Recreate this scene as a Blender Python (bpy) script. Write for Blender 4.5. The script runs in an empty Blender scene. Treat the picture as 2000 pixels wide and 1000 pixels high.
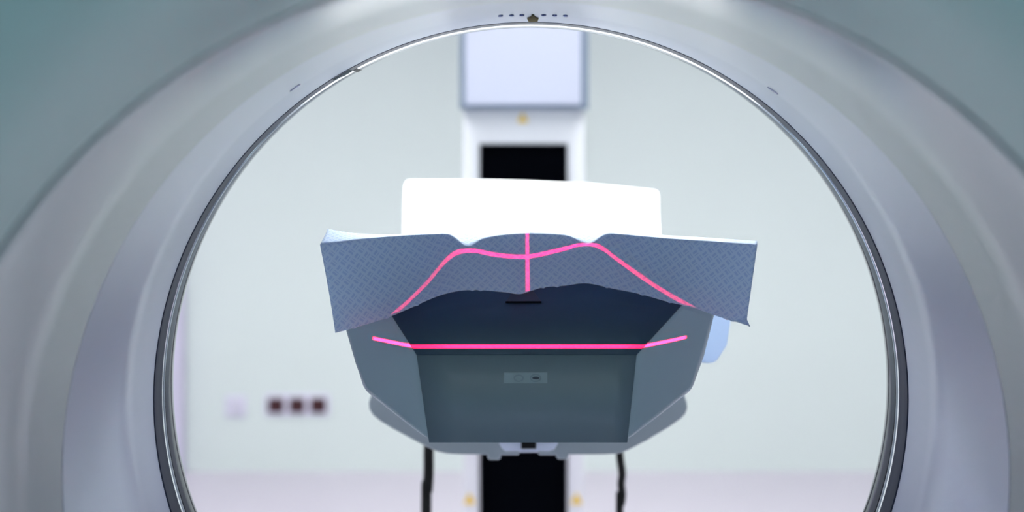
import bpy, bmesh, math, random
from mathutils import Vector, Matrix, Euler

random.seed(7)
S = bpy.context.scene
COL = S.collection
PI = math.pi

# ---------------------------------------------------------------- camera
F = 3275.0            # focal length in pixels of the 2000 px wide frame
VX, VY = 998.6, 200.0  # where the level viewing axis meets the frame
CZ = 1.25             # eye height in metres
cd = bpy.data.cameras.new('camera')
cam = bpy.data.objects.new('camera', cd)
COL.objects.link(cam)
cam.location = (0, 0, CZ)
cam.rotation_euler = (PI / 2, 0, 0)
cd.sensor_width = 36
cd.lens = F * 36 / 2000
cd.shift_x = (1000 - VX) / 2000
cd.shift_y = (VY - 500) / 2000
cd.clip_start = 0.02
cd.dof.use_dof = True
cd.dof.focus_distance = 1.56
cd.dof.aperture_fstop = 3.8
S.camera = cam

# ---------------------------------------------------------------- light and exposure
S.view_settings.view_transform = 'Standard'
S.view_settings.look = 'None'
S.view_settings.gamma = 1
S.view_settings.use_curve_mapping = False
S.view_settings.exposure = 0.0
S.cycles.use_denoising = True
S.cycles.max_bounces = 10
S.cycles.diffuse_bounces = 6
S.cycles.sample_clamp_indirect = 6

W = bpy.data.worlds.new('world')
S.world = W
W.use_nodes = True
W.node_tree.nodes['Background'].inputs[0].default_value = (0.75, 0.85, 0.9, 1)
W.node_tree.nodes['Background'].inputs[1].default_value = 0.05


def area(name, loc, sx, sy, power, col, rot=(0, 0, 0), spread=180):
    l = bpy.data.lights.new(name, 'AREA')
    l.shape = 'RECTANGLE'
    l.size, l.size_y = sx, sy
    l.energy = power
    l.color = col
    l.spread = math.radians(spread)
    o = bpy.data.objects.new(name, l)
    o.location = loc
    o.rotation_euler = rot
    COL.objects.link(o)
    return o


LIT = (0.98, 1.0, 0.965)
for x_, n_ in ((-1.1, 'left'), (1.1, 'right')):
    area('ceiling_lamp_near_table_' + n_, (x_, 2.25, 2.78), 0.6, 1.2, 27, LIT, spread=160)
    area('ceiling_lamp_far_' + n_, (x_, 3.3, 2.78), 0.6, 1.2, 37, LIT, spread=129)
for x_, n_ in ((-0.4, 'left'), (0.4, 'right')):
    v_ = Vector((0.02, 1.58, 1.12)) - Vector((x_, 3.45, 2.72))
    area('added_spot_' + n_, (x_, 3.45, 2.72), 0.16, 0.16, 1.15, LIT, rot=v_.to_track_quat('-Z', 'Y').to_euler(), spread=15)  # added lamps that brighten the sheet's top fold and the cushion
area('ceiling_lamp_control_side', (0.0, -0.9, 2.78), 1.2, 0.6, 64, (0.86, 1.0, 0.95))


def laser(name, loc, rot, power, mask, colour=(1, 0.0, 0.09)):
    """A spot lamp whose own emission is shaped into thin fans of light, as a line laser's lens does."""
    l = bpy.data.lights.new(name, 'SPOT')
    l.energy = power
    l.spot_size = math.radians(150)
    l.spot_blend = 0
    l.shadow_soft_size = 0
    l.color = colour
    l.use_nodes = True
    nt = l.node_tree
    em = [n for n in nt.nodes if n.type == 'EMISSION'][0]
    tc = nt.nodes.new('ShaderNodeTexCoord')
    sp = nt.nodes.new('ShaderNodeSeparateXYZ')
    nt.links.new(tc.outputs['Normal'], sp.inputs[0])

    def m(op, a, b=None, c=None):
        n = nt.nodes.new('ShaderNodeMath')
        n.operation = op
        for i, v in enumerate((a, b, c)):
            if v is None:
                continue
            if isinstance(v, (int, float)):
                n.inputs[i].default_value = v
            else:
                nt.links.new(v, n.inputs[i])
        return n.outputs[0]
    az = m('ABSOLUTE', sp.outputs[2])
    gx = m('DIVIDE', sp.outputs[0], az)
    gy = m('DIVIDE', sp.outputs[1], az)

    def band(g, centre, half, soft):
        d = m('ABSOLUTE', m('SUBTRACT', g, centre))
        n = nt.nodes.new('ShaderNodeMapRange')
        n.interpolation_type = 'SMOOTHSTEP'
        nt.links.new(d, n.inputs[0])
        n.inputs[1].default_value = half
        n.inputs[2].default_value = half + soft
        n.inputs[3].default_value = 1
        n.inputs[4].default_value = 0
        return n.outputs[0]
    tot = None
    for (xc, xh, xs, yc, yh, ys) in mask:
        v = m('MULTIPLY', band(gx, xc, xh, xs), band(gy, yc, yh, ys))
        tot = v if tot is None else m('MAXIMUM', tot, v)
    nt.links.new(tot, em.inputs['Strength'])
    o = bpy.data.objects.new(name, l)
    o.location = loc
    o.rotation_euler = rot
    COL.objects.link(o)
    return o


# gantry axis and bore
XA = (1037 - VX) * 1.6 / F
ZA = CZ - (780 - VY) * 1.6 / F
R = 737 * 1.6 / F
D0, D1 = 1.50, 1.50      # depths of the two laser planes
LX = (1030 - VX) * D0 / F
laser('laser_overhead', (LX, D0, ZA + R - 0.004), (0, 0, 0), 14,
      [(0, 0.56, 0.1, 0, 0.0062, 0.002), (0, 0.0062, 0.002, 0, 0.30, 0.06)])
# the second laser hangs low on the near wall and throws a nearly level fan into the bore
LT = Vector(((1036 - VX) * D1 / F, D1, CZ - (676 - VY) * D1 / F))
LB = Vector((LT.x, -2.36, LT.z - 0.042 * (D1 + 2.36)))
_t = LT - LB
laser('laser_near_wall', LB, (math.atan2(_t.y, -_t.z), 0, 0), 42000,
      [(0, 0.141 / _t.length, 0.0006, 0, 0.00030, 0.00014)], (1, 0.005, 0.03))

# ---------------------------------------------------------------- materials
def lin(c):
    return tuple(((x / 255) / 12.92 if x / 255 <= 0.04045 else ((x / 255 + 0.055) / 1.055) ** 2.4) for x in c) + (1,)


def mat(name, rgb, rough=0.5, metal=0.0, spec=0.5, noise=0.0, nscale=8.0, bump=0.0, bscale=60.0):
    m = bpy.data.materials.new(name)
    m.use_nodes = True
    nt = m.node_tree
    b = nt.nodes['Principled BSDF']
    b.inputs['Base Color'].default_value = lin(rgb)
    b.inputs['Roughness'].default_value = rough
    b.inputs['Metallic'].default_value = metal
    b.inputs['Specular IOR Level'].default_value = spec
    tc = nt.nodes.new('ShaderNodeTexCoord')
    if noise:
        n = nt.nodes.new('ShaderNodeTexNoise')
        n.inputs['Scale'].default_value = nscale
        n.inputs['Detail'].default_value = 4
        nt.links.new(tc.outputs['Object'], n.inputs['Vector'])
        r = nt.nodes.new('ShaderNodeMix')
        r.data_type = 'RGBA'
        c = lin(rgb)
        r.inputs[6].default_value = tuple(x * (1 - noise) for x in c[:3]) + (1,)
        r.inputs[7].default_value = tuple(min(1, x * (1 + noise)) for x in c[:3]) + (1,)
        nt.links.new(n.outputs[0], r.inputs[0])
        nt.links.new(r.outputs[2], b.inputs['Base Color'])
    if bump:
        n = nt.nodes.new('ShaderNodeTexNoise')
        n.inputs['Scale'].default_value = bscale
        nt.links.new(tc.outputs['Object'], n.inputs['Vector'])
        bp = nt.nodes.new('ShaderNodeBump')
        bp.inputs['Strength'].default_value = bump
        bp.inputs['Distance'].default_value = 0.002
        nt.links.new(n.outputs[0], bp.inputs['Height'])
        nt.links.new(bp.outputs[0], b.inputs['Normal'])
    return m


def paper_mat(name):
    """White crepe paper embossed with a diagonal basket weave of little dashes, partly see-through to light."""
    m = bpy.data.materials.new(name)
    m.use_nodes = True
    nt = m.node_tree
    nt.nodes.clear()
    N = nt.nodes.new
    L = nt.links.new
    uv = N('ShaderNodeTexCoord')
    mp = N('ShaderNodeMapping')
    mp.inputs['Rotation'].default_value = (0, 0, PI / 4)
    mp.inputs['Scale'].default_value = (158, 158, 1)
    L(uv.outputs['UV'], mp.inputs['Vector'])
    sp = N('ShaderNodeSeparateXYZ')
    L(mp.outputs[0], sp.inputs[0])

    def mm(op, a, b=None):
        n = N('ShaderNodeMath')
        n.operation = op
        for i, v in enumerate((a, b)):
            if v is None:
                continue
            if isinstance(v, (int, float)):
                n.inputs[i].default_value = v
            else:
                L(v, n.inputs[i])
        return n.outputs[0]
    fx, fy = mm('FRACT', sp.outputs[0]), mm('FRACT', sp.outputs[1])
    chk = mm('MODULO', mm('ABSOLUTE', mm('ADD', mm('FLOOR', sp.outputs[0]), mm('FLOOR', sp.outputs[1]))), 2)
    inside = mm('MULTIPLY', mm('MULTIPLY', mm('GREATER_THAN', fx, 0.14), mm('LESS_THAN', fx, 0.86)),
                mm('MULTIPLY', mm('GREATER_THAN', fy, 0.14), mm('LESS_THAN', fy, 0.86)))

    def stripes(f):
        return mm('GREATER_THAN', mm('ABSOLUTE', mm('SUBTRACT', mm('FRACT', mm('ADD', mm('MULTIPLY', f, 2.0), 0.22)), 0.5)), 0.18)
    sa, sb = stripes(fx), stripes(fy)
    mix = N('ShaderNodeMix')
    L(chk, mix.inputs[0])
    L(sa, mix.inputs[2])
    L(sb, mix.inputs[3])
    dash = mm('MULTIPLY', mix.outputs[0], inside)
    colr = N('ShaderNodeMix')
    colr.data_type = 'RGBA'
    L(dash, colr.inputs[0])
    colr.inputs[6].default_value = lin((226, 239, 254))
    colr.inputs[7].default_value = lin((204, 221, 245))
    bp = N('ShaderNodeBump')
    bp.inputs['Strength'].default_value = 0.1
    bp.inputs['Distance'].default_value = 0.0004
    bp.invert = True
    L(dash, bp.inputs['Height'])
    d = N('ShaderNodeBsdfDiffuse')
    t = N('ShaderNodeBsdfTranslucent')
    L(colr.outputs[2], d.inputs[0])
    L(colr.outputs[2], t.inputs[0])
    L(bp.outputs[0], d.inputs['Normal'])
    mx = N('ShaderNodeMixShader')
    mx.inputs[0].default_value = 0.42
    L(d.outputs[0], mx.inputs[1])
    L(t.outputs[0], mx.inputs[2])
    out = N('ShaderNodeOutputMaterial')
    L(mx.outputs[0], out.inputs[0])
    return m


def cloth_mat(name, rgb, through):
    m = mat(name, rgb, 0.9)
    nt = m.node_tree
    b = nt.nodes['Principled BSDF']
    t = nt.nodes.new('ShaderNodeBsdfTranslucent')
    t.inputs[0].default_value = lin(rgb)
    x = nt.nodes.new('ShaderNodeMixShader')
    x.inputs[0].default_value = through
    nt.links.new(b.outputs[0], x.inputs[1])
    nt.links.new(t.outputs[0], x.inputs[2])
    nt.links.new(x.outputs[0], nt.nodes['Material Output'].inputs[0])
    return m


M = {
    'wall': mat('wall_paint', (214, 223, 222), 0.6, noise=0.02, nscale=1.5),
    'side_wall': mat('side_wall_paint', (222, 228, 226), 0.6),
    'ceiling': mat('ceiling_paint', (235, 236, 236), 0.8),
    'floor': mat('floor_vinyl', (206, 198, 212), 0.35, noise=0.05, nscale=2.0),
    'door': mat('door_laminate', (206, 201, 222), 0.4),
    'bore': mat('bore_plastic', (178, 185, 208), 0.2, spec=0.8),
    'cover': mat('cover_plastic', (170, 178, 184), 0.22, spec=0.7),
    'funnel': mat('funnel_plastic', (142, 174, 176), 0.36, spec=0.3),
    'shell': mat('shell_plastic', (226, 230, 232), 0.4),
    'seam': mat('seam_rubber', (120, 124, 126), 0.6),
    'gasket': mat('gasket_rubber', (34, 40, 58), 0.42, spec=0.12),
    'chrome': mat('chrome', (232, 234, 240), 0.07, metal=1.0),
    'rim': mat('glossy_rim', (34, 40, 50), 0.07, spec=0.6),
    'black': mat('black_rubber', (10, 11, 14), 0.6, spec=0.2),
    'slot': mat('black_fabric_bellows', (4, 5, 9), 1.0, spec=0.0),
    'joint': mat('joint_plastic', (96, 102, 104), 0.9, spec=0.0),
    'window': mat('laser_glass', (104, 96, 74), 0.9, spec=0.0),
    'dot': mat('sensor_dot', (96, 106, 150), 0.9, spec=0.0),
    'mark': mat('recess_mark', (186, 188, 214), 0.5),
    'nose': mat('table_plastic', (170, 190, 199), 0.4, spec=0.5),
    'shaded_front': mat('table_plastic_shaded', (108, 127, 138), 0.4, spec=0.5),  # darker copy of the table plastic: front-face shade put into the colour
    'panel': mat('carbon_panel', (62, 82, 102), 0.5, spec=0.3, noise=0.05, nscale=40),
    'slit': mat('slit_dark', (10, 10, 14), 1.0, spec=0.0),
    'flap': mat('flap_plastic', (62, 70, 84), 0.5),
    'cradle': mat('cradle_plastic', (146, 156, 166), 0.45),
    'pallet': mat('pallet_plastic', (190, 196, 202), 0.5),
    'label': mat('label_film', (142, 160, 168), 0.4),
    'label_ink': mat('label_ink', (126, 144, 152), 0.5),
    'latch': mat('latch_plastic', (206, 212, 236), 0.4),
    'cushion': mat('cushion_paper', (244, 245, 248), 0.8, bump=0.25, bscale=18),
    'paper': paper_mat('embossed_paper'),
    'strap': cloth_mat('blue_cloth', (222, 236, 255), 0.72),
    'white': mat('white_enamel', (208, 209, 217), 0.4),
    'blue_white': mat('blue_white_enamel', (190, 194, 214), 0.4),
    'slate': mat('slate_edge_shade', (118, 132, 152), 0.5),  # shadow along the head panel's edges, painted as a slate colour
    'yellow': mat('yellow_sign', (222, 182, 30), 0.5),
    'sign_ink': mat('sign_ink', (96, 84, 20), 0.6),
    'red': mat('dark_red_socket', (56, 4, 14), 0.4),
    'frame': mat('socket_frame', (222, 218, 238), 0.4),
    'plate': mat('switch_plate', (208, 206, 220), 0.4),
}

# ---------------------------------------------------------------- helpers
def P(u, v, d):
    """The point at depth d along the line of sight through a pixel of the 2000 x 1000 frame."""
    return Vector(((u - VX) * d / F, d, CZ - (v - VY) * d / F))


def interp(pts, x):
    """Smooth (Catmull-Rom / Hermite) interpolation through sorted (x, y) pairs."""
    if x <= pts[0][0]:
        return pts[0][1]
    if x >= pts[-1][0]:
        return pts[-1][1]
    for i in range(len(pts) - 1):
        if pts[i][0] <= x <= pts[i + 1][0]:
            x0, y0 = pts[i]
            x1, y1 = pts[i + 1]
            xa, ya = pts[max(i - 1, 0)]
            xb, yb = pts[min(i + 2, len(pts) - 1)]
            h = x1 - x0
            m0 = (y1 - ya) / (x1 - xa)
            m1 = (yb - y0) / (xb - x0)
            t = (x - x0) / h
            return ((2 * t**3 - 3 * t * t + 1) * y0 + (t**3 - 2 * t * t + t) * h * m0 +
                    (-2 * t**3 + 3 * t * t) * y1 + (t**3 - t * t) * h * m1)


def obj(name, bm, m, parent=None, smooth=True, angle=35):
    bmesh.ops.recalc_face_normals(bm, faces=bm.faces[:])
    me = bpy.data.meshes.new(name)
    bm.to_mesh(me)
    bm.free()
    for p in me.polygons:
        p.use_smooth = smooth
    if smooth:
        try:
            me.set_sharp_from_angle(angle=math.radians(angle))
        except Exception:
            pass
    me.materials.append(m)
    o = bpy.data.objects.new(name, me)
    COL.objects.link(o)
    if parent:
        top = parent
        off = Vector(parent.location)
        while top.parent:
            top = top.parent
            off += Vector(top.location)
        me.transform(Matrix.Translation(-off))
        o.parent = parent
    return o


def place(o):
    """Move a top-level mesh's origin to the bottom middle of its mesh."""
    vs = [v.co for v in o.data.vertices]
    c = Vector(((min(v.x for v in vs) + max(v.x for v in vs)) / 2,
                (min(v.y for v in vs) + max(v.y for v in vs)) / 2, min(v.z for v in vs)))
    o.data.transform(Matrix.Translation(-c))
    o.location = c
    return o


def thing(name, label, cat, loc, group=None):
    o = bpy.data.objects.new(name, None)
    COL.objects.link(o)
    o.location = loc
    o.empty_display_size = 0.1
    o['label'], o['category'] = label, cat
    if group:
        o['group'] = group
    return o


def tag(o, label, cat, group=None):
    o['label'], o['category'] = label, cat
    if group:
        o['group'] = group
    return o


def struct(name, bm, m, label, cat):
    o = obj(name, bm, m, smooth=False)
    o['kind'] = 'structure'
    o['label'], o['category'] = label, cat
    return o


def add_box(bm, x0, x1, y0, y1, z0, z1, bev=0.0, seg=3):
    r = bmesh.ops.create_cube(bm, size=1)
    vs = r['verts']
    for v in vs:
        v.co = Vector((x0 + (v.co.x + .5) * (x1 - x0), y0 + (v.co.y + .5) * (y1 - y0), z0 + (v.co.z + .5) * (z1 - z0)))
    if bev:
        es = list({e for v in vs for e in v.link_edges})
        bmesh.ops.bevel(bm, geom=es, offset=bev, segments=seg, affect='EDGES', profile=0.5)
    return bm


def box(x0, x1, y0, y1, z0, z1, bev=0.0, seg=3):
    return add_box(bmesh.new(), x0, x1, y0, y1, z0, z1, bev, seg)


def revolve(profile, a0=0.0, a1=2 * PI, n=192, closed_profile=False):
    """Turn (y, r) points about the bore axis; angle 0 is the top, positive to the right."""
    bm = bmesh.new()
    full = abs(a1 - a0 - 2 * PI) < 1e-6
    cnt = n if full else n + 1
    rings = []
    for i in range(cnt):
        a = a0 + (a1 - a0) * i / n
        rings.append([bm.verts.new((XA + r * math.sin(a), y, ZA + r * math.cos(a))) for (y, r) in profile])
    k = len(profile)
    for i in range(n):
        A, B = rings[i], rings[(i + 1) % cnt]
        for j in range(k if closed_profile else k - 1):
            j2 = (j + 1) % k
            bm.faces.new((A[j], A[j2], B[j2], B[j]))
    if closed_profile and not full:
        bm.faces.new(rings[0])
        bm.faces.new(rings[-1][::-1])
    return bm


def cyl_hit(u, v, r):
    """Where the line of sight through a pixel meets the bore surface: (angle, y)."""
    a = (u - VX) / F
    b = -(v - VY) / F
    ox, oz = -XA, CZ - ZA
    qa, qb, qc = a * a + b * b, 2 * (a * ox + b * oz), ox * ox + oz * oz - r * r
    d = (-qb + math.sqrt(qb * qb - 4 * qa * qc)) / (2 * qa)
    x, z = ox + a * d, oz + b * d
    return math.atan2(x, z), d


def bore_patch(pts, thick, r=None, n=6):
    """A thin plate lying on the bore wall; pts are (arc metres, y) outline corners."""
    r = r or R
    bm = bmesh.new()
    lo = [bm.verts.new((XA + (r + 0.0004) * math.sin(s / r), y, ZA + (r + 0.0004) * math.cos(s / r))) for s, y in pts]
    q = r - thick
    hi = [bm.verts.new((XA + q * math.sin(s / r), y, ZA + q * math.cos(s / r))) for s, y in pts]
    bm.faces.new(lo)
    bm.faces.new(hi[::-1])
    for i in range(len(pts)):
        j = (i + 1) % len(pts)
        bm.faces.new((lo[i], lo[j], hi[j], hi[i]))
    return bm


def prism(pts2, y0, y1, bev=0.0, seg=3):
    """Extrude an (x, z) outline from depth y0 to y1."""
    bm = bmesh.new()
    a = [bm.verts.new((x, y0, z)) for x, z in pts2]
    b = [bm.verts.new((x, y1, z)) for x, z in pts2]
    bm.faces.new(a)
    bm.faces.new(b[::-1])
    for i in range(len(pts2)):
        j = (i + 1) % len(pts2)
        bm.faces.new((a[i], a[j], b[j], b[i]))
    if bev:
        bmesh.ops.recalc_face_normals(bm, faces=bm.faces[:])
        es = [e for e in bm.edges if abs(e.verts[0].co.y - y0) < 1e-6 and abs(e.verts[1].co.y - y0) < 1e-6]
        bmesh.ops.bevel(bm, geom=es, offset=bev, segments=seg, affect='EDGES', profile=0.5)
    return bm


def pix_prism(pix, d, depth, bev=0.0, seg=3):
    return prism([(P(u, v, d).x, P(u, v, d).z) for u, v in pix], d, d + depth, bev, seg)


def tube(path, rad, seg=14, sub=10):
    """A round hose along a smooth path of points."""
    pts = []
    n = len(path)
    for i in range(n - 1):
        p0, p1, p2, p3 = path[max(i - 1, 0)], path[i], path[i + 1], path[min(i + 2, n - 1)]
        for k in range(sub):
            t = k / sub
            pts.append(0.5 * ((2 * p1) + (p2 - p0) * t + (2 * p0 - 5 * p1 + 4 * p2 - p3) * t * t + (3 * p1 - p0 - 3 * p2 + p3) * t**3))
    pts.append(path[-1])
    bm = bmesh.new()
    rings = []
    for i, p in enumerate(pts):
        tdir = (pts[min(i + 1, len(pts) - 1)] - pts[max(i - 1, 0)]).normalized()
        sx = tdir.cross(Vector((0, 1, 0))).normalized()
        sy = tdir.cross(sx).normalized()
        rr = rad(i / (len(pts) - 1)) if callable(rad) else rad
        rings.append([bm.verts.new(p + sx * rr * math.cos(2 * PI * j / seg) + sy * rr * math.sin(2 * PI * j / seg)) for j in range(seg)])
    for A, B in zip(rings, rings[1:]):
        for j in range(seg):
            bm.faces.new((A[j], A[(j + 1) % seg], B[(j + 1) % seg], B[j]))
    bm.faces.new(rings[0])
    bm.faces.new(rings[-1][::-1])
    return bm


# ---------------------------------------------------------------- the room
YB = 5.68                        # the wall beyond the scanner
RX, YF, H = 3.0, -2.4, 2.8
SC = F / YB
struct('floor', box(-RX - .1, RX + .1, YF - .1, YB + .1, -0.1, 0), M['floor'], 'pale lavender vinyl floor of the scanner room', 'floor')
struct('ceiling', box(-RX - .1, RX + .1, YF - .1, YB + .1, H, H + .1), M['ceiling'], 'plain white ceiling over the scanner room', 'ceiling')
struct('wall_back', box(-RX - .1, RX + .1, YB, YB + .1, 0, H), M['wall'], 'pale grey green wall behind the white column', 'wall')
struct('wall_left', box(-RX - .1, -RX, YF, YB, 0, H), M['side_wall'], 'pale painted wall to the left of the scanner', 'wall')
struct('wall_right', box(RX, RX + .1, YF, YB, 0, H), M['side_wall'], 'pale painted wall to the right of the scanner', 'wall')
struct('wall_front', box(-RX - .1, RX + .1, YF - .1, YF, 0, H), M['side_wall'], 'pale painted wall on the near side of the scanner', 'wall')

xd = (364 - VX) / SC             # right edge of the lavender door at the far left
door = struct('door_1', box(xd - 1.0, xd - 0.05, YB - 0.05, YB - 0.005, 0.005, 2.1, 0.004), M['door'], 'lavender door in the pale wall at far left', 'door')
bm = box(xd - 0.05, xd, YB - 0.07, YB - 0.002, 0, 2.15, 0.004)
add_box(bm, xd - 1.05, xd - 1.0, YB - 0.07, YB - 0.002, 0, 2.15, 0.004)
add_box(bm, xd - 1.05, xd, YB - 0.07, YB - 0.002, 2.1, 2.15, 0.004)
obj('door_frame', bm, M['door'], door)

# ---------------------------------------------------------------- the scanner gantry
gantry = thing('scanner_gantry', 'large white ring shaped medical scanner seen through its round bore', 'medical scanner', (XA, 1.1, 0))
YS = 1.2736        # depth of the seam between the two bore covers
RO = 0.93
obj('bore_liner', revolve([(YS + .002, R), (1.45, R), (1.598, R), (1.6, R + .001), (1.6, R + .02), (YS + .002, R + .02)], closed_profile=True), M['bore'], gantry)
obj('bore_cover', revolve([(.930, R - .0005), (.934, R - .001), (1.1, R - .0012), (YS - .0025, R - .0006), (YS - .0015, R), (YS - .0015, R + .02), (.926, R + .02), (.926, R + .001)], closed_profile=True), M['cover'], gantry)
obj('bore_seam', revolve([(YS - .002, R + .0012), (YS + .0025, R + .0012), (YS + .0025, R + .018), (YS - .002, R + .018)], closed_profile=True), M['seam'], gantry)
# flared mouth on the near side, then round the outside of the housing
fl = [(.922, R + .0035), (.915, R + .0015), (.90, R + .001), (.84, R + .003), (.76, R + .012), (.68, R + .030), (.60, R + .062), (.54, R + .11),
      (.49, R + .18), (.465, R + .28), (.46, R + .36)]
obj('entrance_funnel', revolve(fl + [(.48, R + .36), (.60, R + .16), (.75, R + .06), (.90, R + .02), (.924, R + .02)], closed_profile=True), M['funnel'], gantry)
obj('gantry_housing', revolve([(.46, R + .362), (.46, RO - .06), (.475, RO - .02), (.52, RO), (1.64, RO), (1.71, RO - .02), (1.725, RO - .08),
                               (1.722, .55), (1.715, .42), (1.703, R + .022), (1.692, R + .012), (1.60, R + .022), (.93, R + .022), (.77, R + .064), (.62, R + .164), (.49, R + .362)], closed_profile=True), M['shell'], gantry)
bm = box(XA - .62, XA + .62, .62, 1.62, 0, .3, .02)
obj('plinth', bm, M['shell'], gantry)
# the far rim: grey gasket, bead, groove, chrome band (broken once, upper left)
obj('gasket', revolve([(1.6004, R + .0008), (1.602, R - .0004), (1.634, R - .0010), (1.636, R), (1.636, R + .01), (1.6004, R + .01)], closed_profile=True), M['gasket'], gantry)
aj = math.atan2(690 - 1037, 780 - 140)      # angle of the joint in the rim
gap = 0.007
rb = R - .0008


def arc_profile(y0, y1, r, bulge, k=7):
    p = [(y0 + (y1 - y0) * i / k, r - bulge * math.sin(PI * i / k)) for i in range(k + 1)]
    return p + [(y1, r + .012), (y0, r + .012)]


obj('chrome_bead', revolve(arc_profile(1.6362, 1.6465, rb + .0004, .0016), aj + gap, aj + 2 * PI - gap, closed_profile=True), M['chrome'], gantry)
obj('rim_groove', revolve([(1.6465, R + .004), (1.651, R + .004), (1.651, R + .012), (1.6465, R + .012)], closed_profile=True), M['black'], gantry)
obj('glossy_rim', revolve(arc_profile(1.651, 1.690, rb + .0002, .0016, 12), aj + gap, aj + 2 * PI - gap, closed_profile=True), M['rim'], gantry)
obj('joint_gap', revolve([(1.638, rb - .0004), (1.690, rb - .0008), (1.690, R + .01), (1.638, R + .01)], aj - gap, aj + gap, 6, closed_profile=True), M['black'], gantry)
# wedge shaped clip to the left of the joint, tapering along the gasket
bm = bmesh.new()
rows = []
for i in range(9):
    t = i / 8
    a = aj - gap - 0.052 * (1 - t)
    w = 0.004 + 0.042 * math.sin(PI * (0.15 + 0.55 * t)) * min(1, t * 2.2) * .6
    y0 = 1.605
    rows.append([bm.verts.new((XA + r * math.sin(a), y, ZA + r * math.cos(a))) for y, r in
                 ((y0, R + .001), (y0 + .002, R - .0012), (y0 + w, R - .0018), (y0 + w, R + .001))])
for A, B in zip(rows, rows[1:]):
    for j in range(4):
        bm.faces.new((A[j], A[(j + 1) % 4], B[(j + 1) % 4], B[j]))
bm.faces.new(rows[0])
bm.faces.new(rows[-1][::-1])
obj('joint_clip', bm, M['joint'], gantry)
# laser outlet and the row of small dots at the top of the bore
def pp(u, v):
    a, y = cyl_hit(u, v, R)
    return (a * R, y)
obj('laser_window', bore_patch([pp(1029.5, 34), pp(1034, 33), pp(1037, 31.5), pp(1038.5, 28), pp(1043, 28), pp(1044.5, 31.5), pp(1047, 33), pp(1052, 34), pp(1050, 40), pp(1040.5, 40.6), pp(1032, 40)], .0012), M['window'], gantry)
dot = None
for i, u in enumerate((977.5, 999, 1019.5, 1062, 1083.5, 1104.5)):
    v = 28.3 + 1.3 * (abs(u - 1041) / 63) ** 2
    a, y = cyl_hit(u, v + .6, R)
    b = bore_patch([(a * R + .0021 * math.cos(t * PI / 6), y + .010 * math.sin(t * PI / 6)) for t in range(12)], .0008)
    obj('sensor_dot', b, M['dot'], gantry)
for (ua, va, ub, vb) in ((567, 177, 586, 165), (1500, 170, 1519, 184)):
    s0, y0 = pp(ua, va)
    s1, y1 = pp(ub, vb)
    cx, cy = (s0 + s1) / 2, (y0 + y1) / 2
    L_ = math.hypot(s1 - s0, y1 - y0) / 2
    dx, dy = (s1 - s0) / (2 * L_), (y1 - y0) / (2 * L_)
    pts = []
    for t in range(16):
        a = t * PI / 8
        p, q = L_ * math.cos(a), .0055 * math.sin(a)
        pts.append((cx + dx * p - dy * q, cy + dy * p + dx * q))
    obj('position_mark', bore_patch(pts, .0006), M['mark'], gantry)

# ---------------------------------------------------------------- the patient table
table = thing('patient_table', 'grey angular patient table pointing into the scanner bore under white paper', 'patient table', ((1030 - VX) * 2.4 / F, 2.5, 0.0))
AL, BL = -5.6e-4, 0.0
AR, BR = 6.0e-4, 2.33e-4
PS = -.00034          # the end panel leans back towards its top
HEM = [(655, 650), (700, 638), (730, 629), (762, 618), (800, 602), (850, 580), (880, 571), (905, 567), (940, 566.5), (990, 571), (1015, 574), (1040, 567), (1060, 561),
       (1100, 558), (1145, 553), (1200, 564), (1250, 574), (1300, 588), (1360, 603), (1400, 617), (1440, 629), (1463, 635)]


def d_panel(v):
    return D1 + PS * (v - 676) if v <= 693 else D1 + PS * 17 + .026 * (v - 693) / 170


def d_left(u, v):
    return D1 + AL * (u - 797) + (BL * (v - 676) if v < 700 else .00020 * (v - 700))


def d_right(u, v):
    return D1 + AR * (u - 1255) + (BR * (v - 676) if v < 700 else .00020 * (v - 700))


cols = []
for (lip, mid, low, side) in (((672, 640), (691, 712), (712, 765), 'L'), ((716, 628), (752, 704), (775, 815), 'L'),
                              ((764, 614), (814, 693), (838, 863), 'C'),
                              (850, None, None, 'M'), (905, None, None, 'M'), (960, None, None, 'M'), (1015, None, None, 'M'), (1060, None, None, 'M'),
                              (1145, None, None, 'M'), (1200, None, None, 'M'), (1260, None, None, 'M'), (1290, None, None, 'M'),
                              ((1337, 590), (1243, 693), (1225, 863), 'C'),
                              ((1366, 600), (1308, 700), (1290, 813), 'R'), ((1398, 612), (1374, 695), (1353, 763), 'R')):
    if side == 'M':
        u = lip
        f = (u - 764) / (1337 - 764)
        lip, mid, low = (u, interp(HEM, u) - 7), (814 + f * (1243 - 814), 693), (838 + f * (1225 - 838), 863)
    fd = {'L': d_left, 'R': d_right}.get(side, lambda u, v: d_panel(v))
    pl, pm = P(*lip, fd(*lip)), P(*mid, fd(*mid))
    dl = fd(*low) if side in 'LR' else d_panel(863)
    if side in 'LR':
        dl = min(dl, 1.64)
    pw = P(*low, dl)
    t1 = P(lip[0], lip[1] - 55, fd(*lip) + .032)
    t2 = P(lip[0], max(lip[1] - 120, 482), fd(*lip) + .055)
    t3 = Vector((t2.x * .98, 1.76, 1.086))
    b1 = Vector((pw.x, 1.76, pw.z + .004))
    cols.append([t3, t2, t1, pl, pm, pw, b1])
nc = len(cols)


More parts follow.
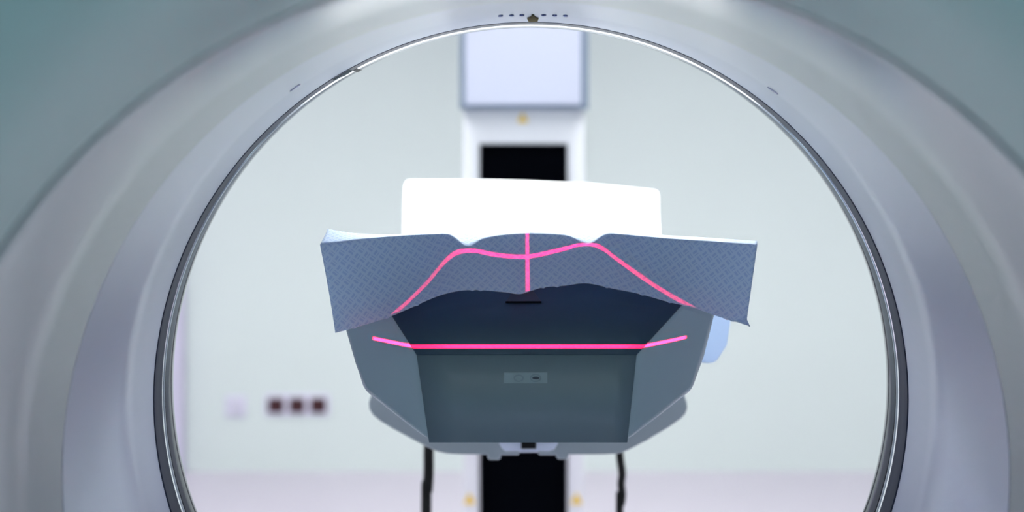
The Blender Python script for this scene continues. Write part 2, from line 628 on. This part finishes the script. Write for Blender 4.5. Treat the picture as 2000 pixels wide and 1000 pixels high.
def nose_mesh(row=None):
    bm = bmesh.new()
    vs = {}

    def V(i, j):
        if (i, j) not in vs:
            vs[(i, j)] = bm.verts.new(cols[i][j])
        return vs[(i, j)]
    for i in range(nc - 1):
        for j in range(6):
            if row is not None and not (2 <= i < 12 and j == row):
                continue
            bm.faces.new((V(i, j), V(i, j + 1), V(i + 1, j + 1), V(i + 1, j)))
    if row is None:
        bm.faces.new([V(i, 0) for i in range(nc)] + [V(i, 6) for i in reversed(range(nc))])
        bm.faces.new([V(0, j) for j in range(7)])
        bm.faces.new([V(nc - 1, j) for j in range(7)])
    return bm


bm = nose_mesh()
nose = obj('table_nose', bm, M['nose'], table, angle=18)
bv = nose.modifiers.new('bevel', 'BEVEL')
bv.width = .006
bv.segments = 4
bv.limit_method = 'ANGLE'
bv.angle_limit = math.radians(16)
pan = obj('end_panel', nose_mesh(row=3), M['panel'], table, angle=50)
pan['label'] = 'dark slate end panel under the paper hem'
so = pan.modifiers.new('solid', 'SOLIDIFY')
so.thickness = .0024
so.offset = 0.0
front = obj('shaded_front', nose_mesh(row=4), M['shaded_front'], table, angle=50)  # overlay on the nose's front face, carrying its painted shade
front['label'] = 'front face of the table nose, its shade painted in darker grey'
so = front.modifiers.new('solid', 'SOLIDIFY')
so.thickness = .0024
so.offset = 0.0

# finger flap with a dark slit, on the end panel
def on_panel(u, v, out=0.0):
    p = P(u, v, d_panel(v))
    return p + Vector((0, -out - .0012, 0))


def panel_plate(pix, out, thick=.004):
    bm = bmesh.new()
    a = [bm.verts.new(on_panel(u, v, out)) for u, v in pix]
    b = [bm.verts.new(on_panel(u, v, out - thick)) for u, v in pix]
    bm.faces.new(a)
    bm.faces.new(b[::-1])
    for i in range(len(pix)):
        j = (i + 1) % len(pix)
        bm.faces.new((a[i], a[j], b[j], b[i]))
    return bm


flap = obj('finger_flap', panel_plate([(988, 588), (1003, 568), (1040, 566), (1057, 588)], .0018, .002), M['flap'], pan, smooth=False)
obj('slit', panel_plate([(987.5, 587.8), (1057.5, 587.8), (1057.5, 590.6), (987.5, 590.6)], .0022, .003), M['slit'], pan, smooth=False)
# rating label on the front face
lab = obj('rating_label', panel_plate([(984, 727), (1069, 727), (1069, 748), (984, 748)], .0006, .001), M['label'], front, smooth=False)
def ring_plate(cu, cv, ru, rv, out, inner=0.0, n=20):
    bm = bmesh.new()
    o_ = [bm.verts.new(on_panel(cu + ru * math.cos(2 * PI * i / n), cv + rv * math.sin(2 * PI * i / n), out)) for i in range(n)]
    q_ = [bm.verts.new(on_panel(cu + ru * math.cos(2 * PI * i / n), cv + rv * math.sin(2 * PI * i / n), out - .0003)) for i in range(n)]
    if inner:
        i_ = [bm.verts.new(on_panel(cu + inner * ru * math.cos(2 * PI * i / n), cv + inner * rv * math.sin(2 * PI * i / n), out)) for i in range(n)]
        for i in range(n):
            j = (i + 1) % n
            bm.faces.new((o_[i], o_[j], i_[j], i_[i]))
    else:
        bm.faces.new(o_)
    for i in range(n):
        j = (i + 1) % n
        bm.faces.new((o_[i], o_[j], q_[j], q_[i]))
    return bm


# two small symbols printed on the label: a ring and a dark oval in a ring
obj('label_symbol', ring_plate(1013, 738, 10, 7, .0009, .72), M['label_ink'], front, smooth=False)
obj('label_symbol', ring_plate(1046, 737.5, 11, 8, .0009, .78), M['label_ink'], front, smooth=False)
obj('label_symbol', ring_plate(1046.5, 737.5, 7, 2.6, .0011), M['flap'], front, smooth=False)

# pallet running back to the column
zp = CZ - .1497
xt = P(1037, 475, 1.78).x
obj('pallet', box(xt - .132, xt + .132, 1.60, 3.10, zp - .045, zp, .012), M['pallet'], table)
# cradle under the pallet
DC = 1.95
cr = [(838, 522), (838, 735), (748, 742), (729, 762), (722, 778), (719.5, 789), (721, 800), (728, 811), (742, 823), (765, 837), (800, 856), (832, 873), (852, 882), (872, 887),
      (900, 888.5), (951, 889), (952, 896), (956, 899), (974, 899), (978, 896), (979, 890), (1012, 890), (1016, 884), (1049, 884), (1054, 890), (1086, 890), (1087, 895), (1091, 898), (1107, 898), (1110, 895), (1111, 889),
      (1180, 888.5), (1207, 887), (1225, 881), (1262, 862), (1305, 836), (1330, 819), (1339, 809), (1343, 797), (1342, 786), (1335, 766), (1318, 745), (1228, 735), (1228, 522)]
obj('cradle', pix_prism(cr, DC, 3.79 - DC, .0025, 3), M['cradle'], table)
DL = DC - .014
obj('latch_plate', pix_prism([(975, 866), (1090, 866), (1083, 878), (1072, 881.5), (1052, 881), (1050, 884), (1015, 884), (1013, 881), (987, 881.5), (980, 876)], DL, .012, .001), M['latch'], table)
obj('latch', pix_prism([(1018, 862), (1047, 862), (1047, 877), (1018, 877)], DL - .006, .006, .001), M['black'], table)

# ---------------------------------------------------------------- paper sheet over the end of the table
VL = [(600, 795), (650, 742), (700, 688), (740, 645), (765, 618), (800, 587), (840, 547), (868, 514), (885, 499), (905, 491.5), (930, 491), (960, 497), (990, 501),
      (1030, 502), (1060, 497), (1100, 486), (1130, 480), (1158, 480.5), (1180, 489), (1210, 511), (1250, 540), (1300, 572), (1355, 603), (1400, 627), (1463, 662), (1500, 682)]
FOLD = [(620, 479), (650, 476), (690, 470), (740, 464), (800, 460), (850, 458), (876, 457.5), (890, 465), (905, 478), (913, 482), (922, 479), (940, 468), (965, 462), (1000, 458), (1030, 456.5),
        (1080, 458), (1110, 461.5), (1130, 470), (1146, 476), (1160, 472), (1178, 459), (1190, 455.5), (1210, 457.5), (1300, 466), (1400, 473), (1480, 479)]
TOP = [(620, 450), (640, 448), (660, 450.5), (690, 454.5), (730, 457.5), (780, 457.8), (830, 456), (880, 454), (950, 451), (1000, 448.5), (1050, 446.5), (1080, 446), (1110, 448), (1150, 450.5),
       (1190, 453), (1240, 456.5), (1290, 459), (1350, 462.5), (1420, 467), (1480, 471)]


def drape_depth(u, v):
    x = interp(VL, u) - v
    return D0 + (.032 * (1 - math.exp(-x / 80.0)) if x > 0 else .0004 * x)


def crease(u, v):
    """Small creases: two pinched ridges below the table's top corners and ripples right of the middle."""
    b = 0.0
    gate = min(1.0, max(0.0, (interp(VL, u) - v) / 30.0))
    for (ua, va, ub, vb, w, h) in ((903, 466, 850, 522, 24, -.0042), (1194, 460, 1250, 515, 26, -.0040), (1150, 478, 1062, 540, 9, -.0012), (1146, 552, 1128, 500, 8, -.0014), (1175, 545, 1110, 520, 7, .0010)):
        dx, dy = ub - ua, vb - va
        L2 = dx * dx + dy * dy
        t = ((u - ua) * dx + (v - va) * dy) / L2
        tc = min(1.15, max(-.1, t))
        q = math.hypot(u - ua - tc * dx, v - va - tc * dy)
        b += h * math.exp(-(q / w) ** 2) * (gate if abs(h) > .003 else 1)
    b += .0007 * math.sin(u * .051 + v * .03) * math.exp(-((u - 1130) / 60) ** 2)
    return b


NU, NV = 150, 44
bm = bmesh.new()
uvl = bm.loops.layers.uv.new('UVMap')
grid = []
flat = {}
for i in range(NU + 1):
    c = i / NU
    u0 = 625 + c * (1479 - 625)
    u1 = 655 + c * (1457 - 655)
    vf, vh = interp(FOLD, u0), interp(HEM, u1 if c < .995 else 1463)
    df = drape_depth(u0, vf)
    vt = interp(TOP, u0 + (15 * (1 - c) ** 6))
    col = []
    utop = u0 + 15 * max(0, 1 - c * 14) ** 1.0
    # behind the fold: a nearly flat strip going away over the table end
    top = P(utop, vt, df + .034)
    back = Vector((top.x, top.y + .035, top.z - .012))
    far = Vector((top.x * .97 + .0006, 1.70, zp + .0006))
    col.append(far)
    col.append(back.lerp(far, .5) + Vector((0, 0, .002)))
    col.append(back)
    for k in range(5):
        t = k / 5
        # ease so the strip curls over the fold
        dd = df + .034 * (1 - t) ** 1.3
        vv = vt + (vf - vt) * t ** 0.9
        col.append(P(utop + (u0 - utop) * t, vv, dd))
    for k in range(NV + 1):
        t = k / NV
        v = vf + (vh - vf) * t
        e = t + .18 * t * (1 - t) if c < .5 else t
        u = u0 + (u1 - u0) * e
        d = drape_depth(u, v)
        d += crease(u, v) * min(1, t * 6)
        if t > .97 and (i % 23 == 7 or i % 31 == 19):
            v += 2.0                     # torn specks left along the perforated hem
        if c > .985 and t > .93:
            u += 8 * (t - .93) / .07     # turned-up corner
            v += 3 * (t - .93) / .07
            d -= .004 * (t - .93) / .07
        col.append(P(u, v, d))
    vsc = [bm.verts.new(p) for p in col]
    s = 0.0
    for k, p in enumerate(col):
        if k:
            s += (col[k] - col[k - 1]).length
        flat[vsc[k]] = (c * .40, -s)
    grid.append(vsc)
for A, B in zip(grid, grid[1:]):
    for k in range(len(A) - 1):
        f = bm.faces.new((A[k], A[k + 1], B[k + 1], B[k]))
        for lp in f.loops:
            lp[uvl].uv = flat[lp.vert]
sheet = obj('paper_sheet', bm, M['paper'], angle=80)
so = sheet.modifiers.new('solid', 'SOLIDIFY')
so.thickness = .0005
so.offset = 0
tag(sheet, 'white embossed paper sheet draped over the end of the patient table', 'paper sheet')
place(sheet)

# ---------------------------------------------------------------- head cushion behind the sheet
CU = [(784, 478), (785.5, 430), (787, 380), (789, 360), (794, 352), (802, 350.5), (880, 350), (960, 350.5), (1030, 352.5), (1100, 355.5), (1150, 358), (1200, 362), (1250, 367), (1278, 370),
      (1285, 373), (1288, 382), (1289, 420), (1291, 450), (1292, 478)]
DP, DT = 1.74, 2.02       # its raked face runs from the near bottom edge to the far top edge
CU2 = [(p[0], p[1]) for p in CU]
bm = bmesh.new()
base_z = zp + .0005
loops = []
for (t_in, back) in ((.0045, 0.0), (.0012, .003), (0.0, .010), (0.0, .05), (.004, .085), (.012, .09)):
    lp = []
    for (u, v) in CU2:
        f = max(0.0, min(1.0, (478 - v) / (478 - 352)))
        d = DP + (DT - DP) * f
        p = P(u, v, d + back)
        mid = P(1037, v, d + back)
        x = mid.x + (p.x - mid.x) * (1 - t_in / .14)
        z = max(base_z, p.z - (t_in if f > .5 else 0))
        if f == 0:
            z = base_z
        lp.append(bm.verts.new((x, d + back, z)))
    loops.append(lp)
for A, B in zip(loops, loops[1:]):
    for i in range(len(A)):
        j = (i + 1) % len(A)
        bm.faces.new((A[i], A[j], B[j], B[i]))
bm.faces.new(loops[0])
bm.faces.new(loops[-1][::-1])
cush = obj('head_cushion', bm, M['cushion'], angle=40)
tag(cush, 'plain white paper covered head cushion standing on the table behind the sheet', 'cushion')
place(cush)

# ---------------------------------------------------------------- pale blue cloth hanging by the table's right side
ST = [(1273, 480), (1300, 478), (1380, 560), (1428, 595), (1424, 640), (1421, 660), (1419, 673), (1412, 683), (1405, 694), (1399, 703), (1391, 708), (1382, 709.5), (1372, 709), (1352, 706), (1330, 695), (1290, 640), (1273, 600)]
DS = 1.86
bm = bmesh.new()
fr, bk = [], []
for (u, v) in ST:
    wob = .006 * math.sin((u - 1340) * .06) + .004 * math.sin(v * .05)
    fr.append(bm.verts.new(P(u, v, DS) + Vector((0, wob, 0))))
    bk.append(bm.verts.new(P(u, v, DS) + Vector((0, wob + .004, 0))))
bm.faces.new(fr)
bm.faces.new(bk[::-1])
for i in range(len(fr)):
    j = (i + 1) % len(fr)
    bm.faces.new((fr[i], fr[j], bk[j], bk[i]))
strap = obj('hanging_cloth', bm, M['strap'], angle=60)
tag(strap, 'pale blue cloth hanging beside the right side of the patient table', 'cloth')
place(strap)

# ---------------------------------------------------------------- white column with the black slot
DK = 3.8
sk = F / DK
xk = (1022.5 - VX) / sk
hw, hs = 117.5 / sk, 86.5 / sk
zs = CZ - (281 - VY) / sk
zh = CZ - (214 - VY) / sk
column = thing('lift_column', 'tall white column with a black vertical slot behind the table', 'column', (xk, DK + .15, 0))
bm = bmesh.new()
outline = [(xk - hw, .06), (xk - hs, .06), (xk - hs, zs), (xk + hs, zs), (xk + hs, .06), (xk + hw, .06), (xk + hw, zh + .02), (xk - hw, zh + .02)]
bm = prism(outline, DK, DK + .3, .006, 3)
obj('column_body', bm, M['white'], column, angle=40)
obj('slot_bellows', box(xk - hs + .0005, xk + hs - .0005, DK + .02, DK + .26, .06, zs - .0005), M['slot'], column)
obj('base_plate', box(xk - .20, xk + .20, DK - .14, DK + .34, 0, .06, .012), M['white'], column)
hb = obj('head_box', box(xk - hw - .008, xk + hw + .010, DK - .03, DK + .3, zh, 2.25, .004), M['slate'], column)
obj('head_panel', box(xk - hw + .006, xk + hw - .008, DK - .045, DK - .0295, zh + .011, 2.245, .004), M['blue_white'], column)


def warning(u, v, size):
    x, z = (u - VX) / sk, CZ - (v - VY) / sk
    tri = [(x - size, z - size * .8), (x + size, z - size * .8), (x + size * .12, z + size * .95), (x - size * .12, z + size * .95)]
    s = obj('warning_sign', prism(tri, DK - .002, DK, 0), M['yellow'], column, smooth=False)
    b = size * .42
    bolt = [(x - b * .1, z + b * 1.1), (x + b * .35, z + b * 1.1), (x + b * .1, z + b * .2), (x + b * .5, z + b * .2), (x - b * .2, z - b * 1.3), (x, z - b * .15), (x - b * .4, z - b * .15)]
    obj('warning_symbol', prism(bolt, DK - .0026, DK - .0019, 0), M['sign_ink'], s, smooth=False)


warning(1021, 231, .0125)
warning(917, 975, .0135)
warning(1126, 975, .0135)

# ---------------------------------------------------------------- black hoses hanging from the cradle
def hose(name, pix, d, r, label):
    path = [P(u, v, d) for u, v in pix]
    last = path[-1]
    path += [Vector((last.x, d, .25)), Vector((last.x + .02, d + .05, .06)), Vector((last.x + .06, d + .22, .022))]
    o = obj(name, tube(path, r), M['black'], angle=80)
    tag(o, label, 'hose', 'black hoses under the patient table')
    return place(o)


hose('hose', [(838, 855), (837, 885), (837, 920), (835, 960), (832.5, 1000)], 2.3, .0072, 'thicker black hose hanging straight down left of the column')
hose('hose', [(1209, 870), (1211, 895), (1215, 925), (1213, 945), (1215, 965), (1213, 985), (1210, 1010)], 2.35, .0055, 'thinner wavy black hose hanging right of the column')

# ---------------------------------------------------------------- wall fittings
def wx(u): return (u - VX) / SC
def wz(v): return CZ - (v - VY) / SC
sock = thing('wall_socket', 'row of three dark red wall sockets in one pale frame', 'socket', (wx(581), YB, wz(790)))
obj('frame', box(wx(518), wx(644), YB - .010, YB - .0005, wz(811), wz(769), .004), M['frame'], sock)
for u in (540, 581, 622):
    b = box(wx(u - 15.5), wx(u + 15.5), YB - .016, YB - .0095, wz(805), wz(776), .004)
    obj('socket_insert', b, M['red'], sock)
sw = thing('light_switch', 'faint pale switch plate on the wall left of the red sockets', 'switch', (wx(461), YB, wz(793)))
obj('frame', box(wx(441), wx(481), YB - .010, YB - .0005, wz(814), wz(772), .004), M['frame'], sw)
obj('rocker', box(wx(448), wx(474), YB - .015, YB - .0095, wz(790), wz(778), .003), M['plate'], sw)
obj('rocker', box(wx(448), wx(474), YB - .015, YB - .0095, wz(808), wz(796), .003), M['plate'], sw)
